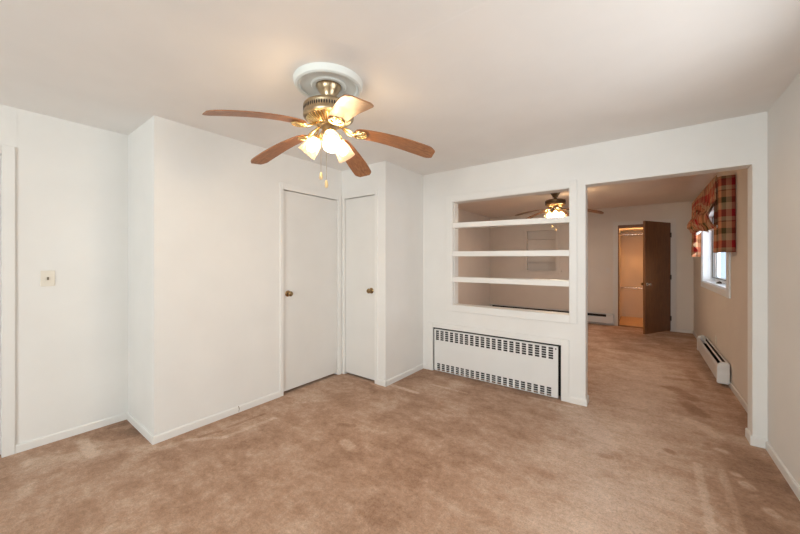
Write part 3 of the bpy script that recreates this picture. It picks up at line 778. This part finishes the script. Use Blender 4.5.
# far tail
path = [(CXF-0.014*math.sin(k*0.9), CY1-0.42+k*0.03) for k in range(14)] + [(CXF+0.01, CY1-0.005), (CXF+0.06, CY1), (FXR-0.003, CY1)]
dist = [0]
for a, c in zip(path, path[1:]): dist.append(dist[-1]+math.hypot(a[0]-c[0], a[1]-c[1]))
grid, uvs = [], []
for i in range(rows+1):
    v = i/rows; row, ur = [], []
    for k, ((x, y), d) in enumerate(zip(path, dist)):
        low = 1.42 + 0.22*max(0.0, 1-k/9)
        z = CT - v*(CT-low)
        row.append((x - 0.02*v*math.sin(k*0.9), y, z)); ur.append((d, z))
    grid.append(row); uvs.append(ur)
obj('far_tail', cloth(grid, uvs), M['plaid'], cv, smooth=True, solid=0.003)
rb = B().tube([(FXR-0.001, CY0+0.012, 2.20), (CXF+0.02, CY0+0.012, 2.20), (CXF+0.008, CY0+0.03, 2.20), (CXF+0.008, CY1-0.03, 2.20), (CXF+0.02, CY1-0.012, 2.20), (FXR-0.001, CY1-0.012, 2.20)], 0.007, 8)
obj('curtain_rod', rb, M['trim'], cv, smooth=True)

# ------------------------------------------------------------------ ceiling medallion
FC = (-1.527, 1.322, H)
md = thing('ceiling_medallion', 'round white beaded plaster medallion on the near ceiling above the fan', 'ceiling medallion', FC)
T = Matrix.Translation(FC)
obj('disc', B().lathe([(0.078, 0), (0.078, -0.026), (0.098, -0.028), (0.106, -0.021), (0.160, -0.021), (0.168, -0.024), (0.173, -0.034), (0.184, -0.039), (0.196, -0.034), (0.203, -0.020), (0.205, -0.006), (0.205, 0)], 96, T), M['plaster'], md, smooth=True)
bd = B()
for k in range(110):
    a = 2*math.pi*k/110
    bmesh.ops.create_icosphere(bd.bm, subdivisions=1, radius=0.0042, matrix=Matrix.Translation((FC[0]+0.1705*math.cos(a), FC[1]+0.1705*math.sin(a), H-0.031)))
obj('bead_ring', bd, M['plaster'], md, smooth=True)

# ------------------------------------------------------------------ ceiling fans
BLADE_Z = -0.298
def droop(r): return -0.100*max(0.0, (r-0.19)/0.46)**1.5
def blade_mesh():
    b = B(); bm = b.bm
    r0, r1 = 0.152, 0.655
    n, k = 34, 8
    top, bot = [], []
    for i in range(n+1):
        t = i/n; r = r0+(r1-r0)*t
        w = 0.050+0.019*min(1, t*1.4)
        if r < r0+0.035: w *= math.sqrt(max(0.10, 1-((r0+0.035-r)/0.037)**2))
        if r > r1-0.040: w *= 1-0.42*((r-(r1-0.040))/0.040)**1.6
        rt, rb_ = [], []
        for j in range(k+1):
            y = w*(2*j/k-1)
            rt.append(bm.verts.new((r, y, droop(r)+0.003))); rb_.append(bm.verts.new((r, y, droop(r)-0.003)))
        top.append(rt); bot.append(rb_)
    for i in range(n):
        for j in range(k):
            bm.faces.new((top[i][j], top[i+1][j], top[i+1][j+1], top[i][j+1]))
            bm.faces.new((bot[i][j+1], bot[i+1][j+1], bot[i+1][j], bot[i][j]))
        for j in (0, k): bm.faces.new((top[i][j], bot[i][j], bot[i+1][j], top[i+1][j]))
    for i in (0, n):
        for j in range(k): bm.faces.new((top[i][j], top[i][j+1], bot[i][j+1], bot[i][j]))
    return b
def iron_mesh():
    """cast blade holder: cranked arm, pierced round plate with fingers under the blade root"""
    b = B()
    b.tube([(0.062, 0, 0.036), (0.090, 0, 0.030), (0.118, 0, 0.012), (0.142, 0, -0.003), (0.160, 0, -0.008)], [0.011, 0.012, 0.012, 0.012, 0.010], 10, 0.5)
    for s in (1, -1):
        b.tube([(0.080, s*0.006, 0.031), (0.106, s*0.026, 0.016), (0.128, s*0.030, 0.000), (0.144, s*0.018, -0.005), (0.156, s*0.006, -0.008)], 0.0055, 8, 0.7)
    b.torus(0.040, 0.0055, 32, 8, Matrix.Translation((0.190, 0, -0.008)))
    for a in (-60, -30, 0, 30, 60):
        b.tube([(0.156, 0, -0.008), (0.190+0.038*math.cos(R(a)), 0.040*math.sin(R(a)), -0.008)], 0.0042, 8, 0.7)
    for p in ((0.222, 0), (0.204, 0.034), (0.204, -0.034)):
        b.lathe([(0, -0.014), (0.006, -0.0125), (0.007, -0.008), (0.007, -0.003), (0, -0.003)], 12, Matrix.Translation((p[0], p[1], 0)))
    return b
def shade_profile():
    return [(0.0255, 0.0), (0.030, -0.008), (0.040, -0.030), (0.047, -0.058), (0.051, -0.085), (0.0545, -0.110), (0.0575, -0.122), (0.0550, -0.122),
            (0.0520, -0.110), (0.0485, -0.085), (0.0445, -0.058), (0.0375, -0.030), (0.0275, -0.008), (0.0235, 0.0)]
MD = -0.032
def make_fan(label, loc, angles, shade_dirs, tone):
    t = thing('ceiling_fan', label, 'ceiling fan', loc, None)
    kw = dict(local=True, smooth=True)
    obj('canopy', B().lathe([(0.0, 0), (0.055, 0), (0.055, -0.020), (0.0745, -0.022), (0.0745, -0.029), (0.070, -0.033), (0.067, -0.042), (0.058, -0.058), (0.046, -0.074), (0.041, -0.090), (0.040, -0.096), (0.032, -0.100), (0, -0.100)], 48), tone[2], t, **kw)
    obj('downrod', B().lathe([(0, -0.097), (0.018, -0.097), (0.016, -0.103), (0.022, -0.108), (0.025, -0.116), (0.021, -0.124), (0.014, -0.128), (0.026, -0.133), (0.030, -0.142), (0, -0.142)], 32), tone[2], t, **kw)
    mh = obj('motor_housing', B().lathe([(0, z+MD) if r == 0 else (r, z+MD) for r, z in [(0, -0.106), (0.06, -0.107), (0.125, -0.109), (0.142, -0.113), (0.149, -0.121), (0.150, -0.130), (0.1485, -0.133), (0.1485, -0.166), (0.150, -0.169), (0.150, -0.182),
        (0.147, -0.188), (0.139, -0.191), (0.128, -0.193), (0.110, -0.204), (0.085, -0.218), (0.066, -0.226), (0.055, -0.230), (0, -0.230)]], 96), tone[2], t, **kw)
    vb = B()
    for k in range(64):
        a = 2*math.pi*k/64; mt = Matrix.Rotation(a, 4, 'Z')
        pts = [(0, 0.0135), (0.0042, 0.004), (0.0042, -0.004), (0, -0.0135), (-0.0042, -0.004), (-0.0042, 0.004)]
        lo = [vb.bm.verts.new(mt @ Vector((0.1470, y, -0.1495+MD+z))) for y, z in pts]; hi = [vb.bm.verts.new(mt @ Vector((0.1492, y, -0.1495+MD+z))) for y, z in pts]
        for i in range(6): vb.bm.faces.new((lo[i], lo[(i+1) % 6], hi[(i+1) % 6], hi[i]))
        vb.bm.faces.new(hi); vb.bm.faces.new(lo[::-1])
    obj('vent_slots', vb, M['dark'], mh, local=True)
    rb2 = B()
    for k in range(36):
        a = 2*math.pi*k/36; ca, sa = math.cos(a), math.sin(a)
        rb2.tube([(0.130*ca, 0.130*sa, -0.193+MD), (0.108*ca, 0.108*sa, -0.2065+MD), (0.070*ca, 0.070*sa, -0.2255+MD)], [0.0050, 0.0055, 0.0035], 6)
    obj('cast_ribs', rb2, tone[3], mh, **kw)
    for a, lift in angles:
        rot = (R(-9), R(-lift), R(a))
        o = obj('blade', blade_mesh(), tone[4], t, local=True, smooth=True); o.location = (0, 0, BLADE_Z); o.rotation_euler = rot
        i = obj('blade_iron', iron_mesh(), tone[3], t, local=True, smooth=True); i.location = (0, 0, BLADE_Z); i.rotation_euler = (R(-7), 0, R(a))
    sw = obj('switch_housing', B().lathe([(0, -0.260), (0.050, -0.260), (0.052, -0.266), (0.045, -0.271), (0.041, -0.276), (0.041, -0.296), (0.045, -0.302), (0.047, -0.312), (0.042, -0.326), (0.028, -0.338), (0.012, -0.345), (0.008, -0.356), (0, -0.360)], 40), tone[2], t, **kw)
    for a in shade_dirs:
        ca, sa = math.cos(R(a)), math.sin(R(a)); tilt = R(50)   # axis below the horizontal
        ax = Vector((ca*math.cos(tilt), sa*math.cos(tilt), -math.sin(tilt)))
        neck = Vector((0.066*ca, 0.066*sa, -0.330))
        q = Vector((0, 0, -1)).rotation_difference(ax).to_matrix().to_4x4()
        arm = B().tube([(0.036*ca, 0.036*sa, -0.306), (0.052*ca, 0.052*sa, -0.308), tuple(neck-ax*0.018), tuple(neck-ax*0.006)], 0.0095, 10)
        arm.lathe([(0, 0.012), (0.022, 0.010), (0.029, 0.0), (0.029, -0.010), (0.0235, -0.010), (0.0235, 0.0), (0, 0.002)], 28, Matrix.Translation(neck) @ q)
        obj('lamp_arm', arm, tone[3], t, local=True, smooth=True)
        s = obj('glass_shade', B().lathe(shade_profile(), 40), tone[0], t, local=True, smooth=True)
        s.location = neck; s.rotation_euler = q.to_euler()
        obj('bulb', B().lathe([(0, -0.004), (0.012, -0.004), (0.014, -0.022), (0.024, -0.045), (0.029, -0.064), (0.026, -0.082), (0.014, -0.095), (0, -0.098)], 28), tone[1], s, local=True, smooth=True)
    for (a, rr, zb) in ((-138, 0.037, -0.568), (-62, 0.030, -0.624)):
        x, y = rr*math.cos(R(a)), rr*math.sin(R(a))
        ch = B().tube([(x*1.08, y*1.08, -0.290), (x*1.25, y*1.25, -0.298), (x*1.25, y*1.25, zb+0.02)], 0.0013, 6)
        c = obj('pull_chain', ch, tone[2], t, local=True)
        obj('pull_knob', B().lathe([(0, 0.024), (0.004, 0.022), (0.0080, 0.012), (0.0105, -0.006), (0.0098, -0.015), (0.005, -0.022), (0, -0.023)], 16, Matrix.Translation((x*1.25, y*1.25, zb))), M['pull'], c, local=True, smooth=True)
    return t
make_fan('brass five-blade ceiling fan under the medallion in the near room', FC, ((-100.5, 1.6), (-27.5, 0), (48, 0), (115, 0), (190, 0)), (-33, 87, 207), (M['shade'], M['bulb'], M['brass'], M['brass_bright'], M['blade']))
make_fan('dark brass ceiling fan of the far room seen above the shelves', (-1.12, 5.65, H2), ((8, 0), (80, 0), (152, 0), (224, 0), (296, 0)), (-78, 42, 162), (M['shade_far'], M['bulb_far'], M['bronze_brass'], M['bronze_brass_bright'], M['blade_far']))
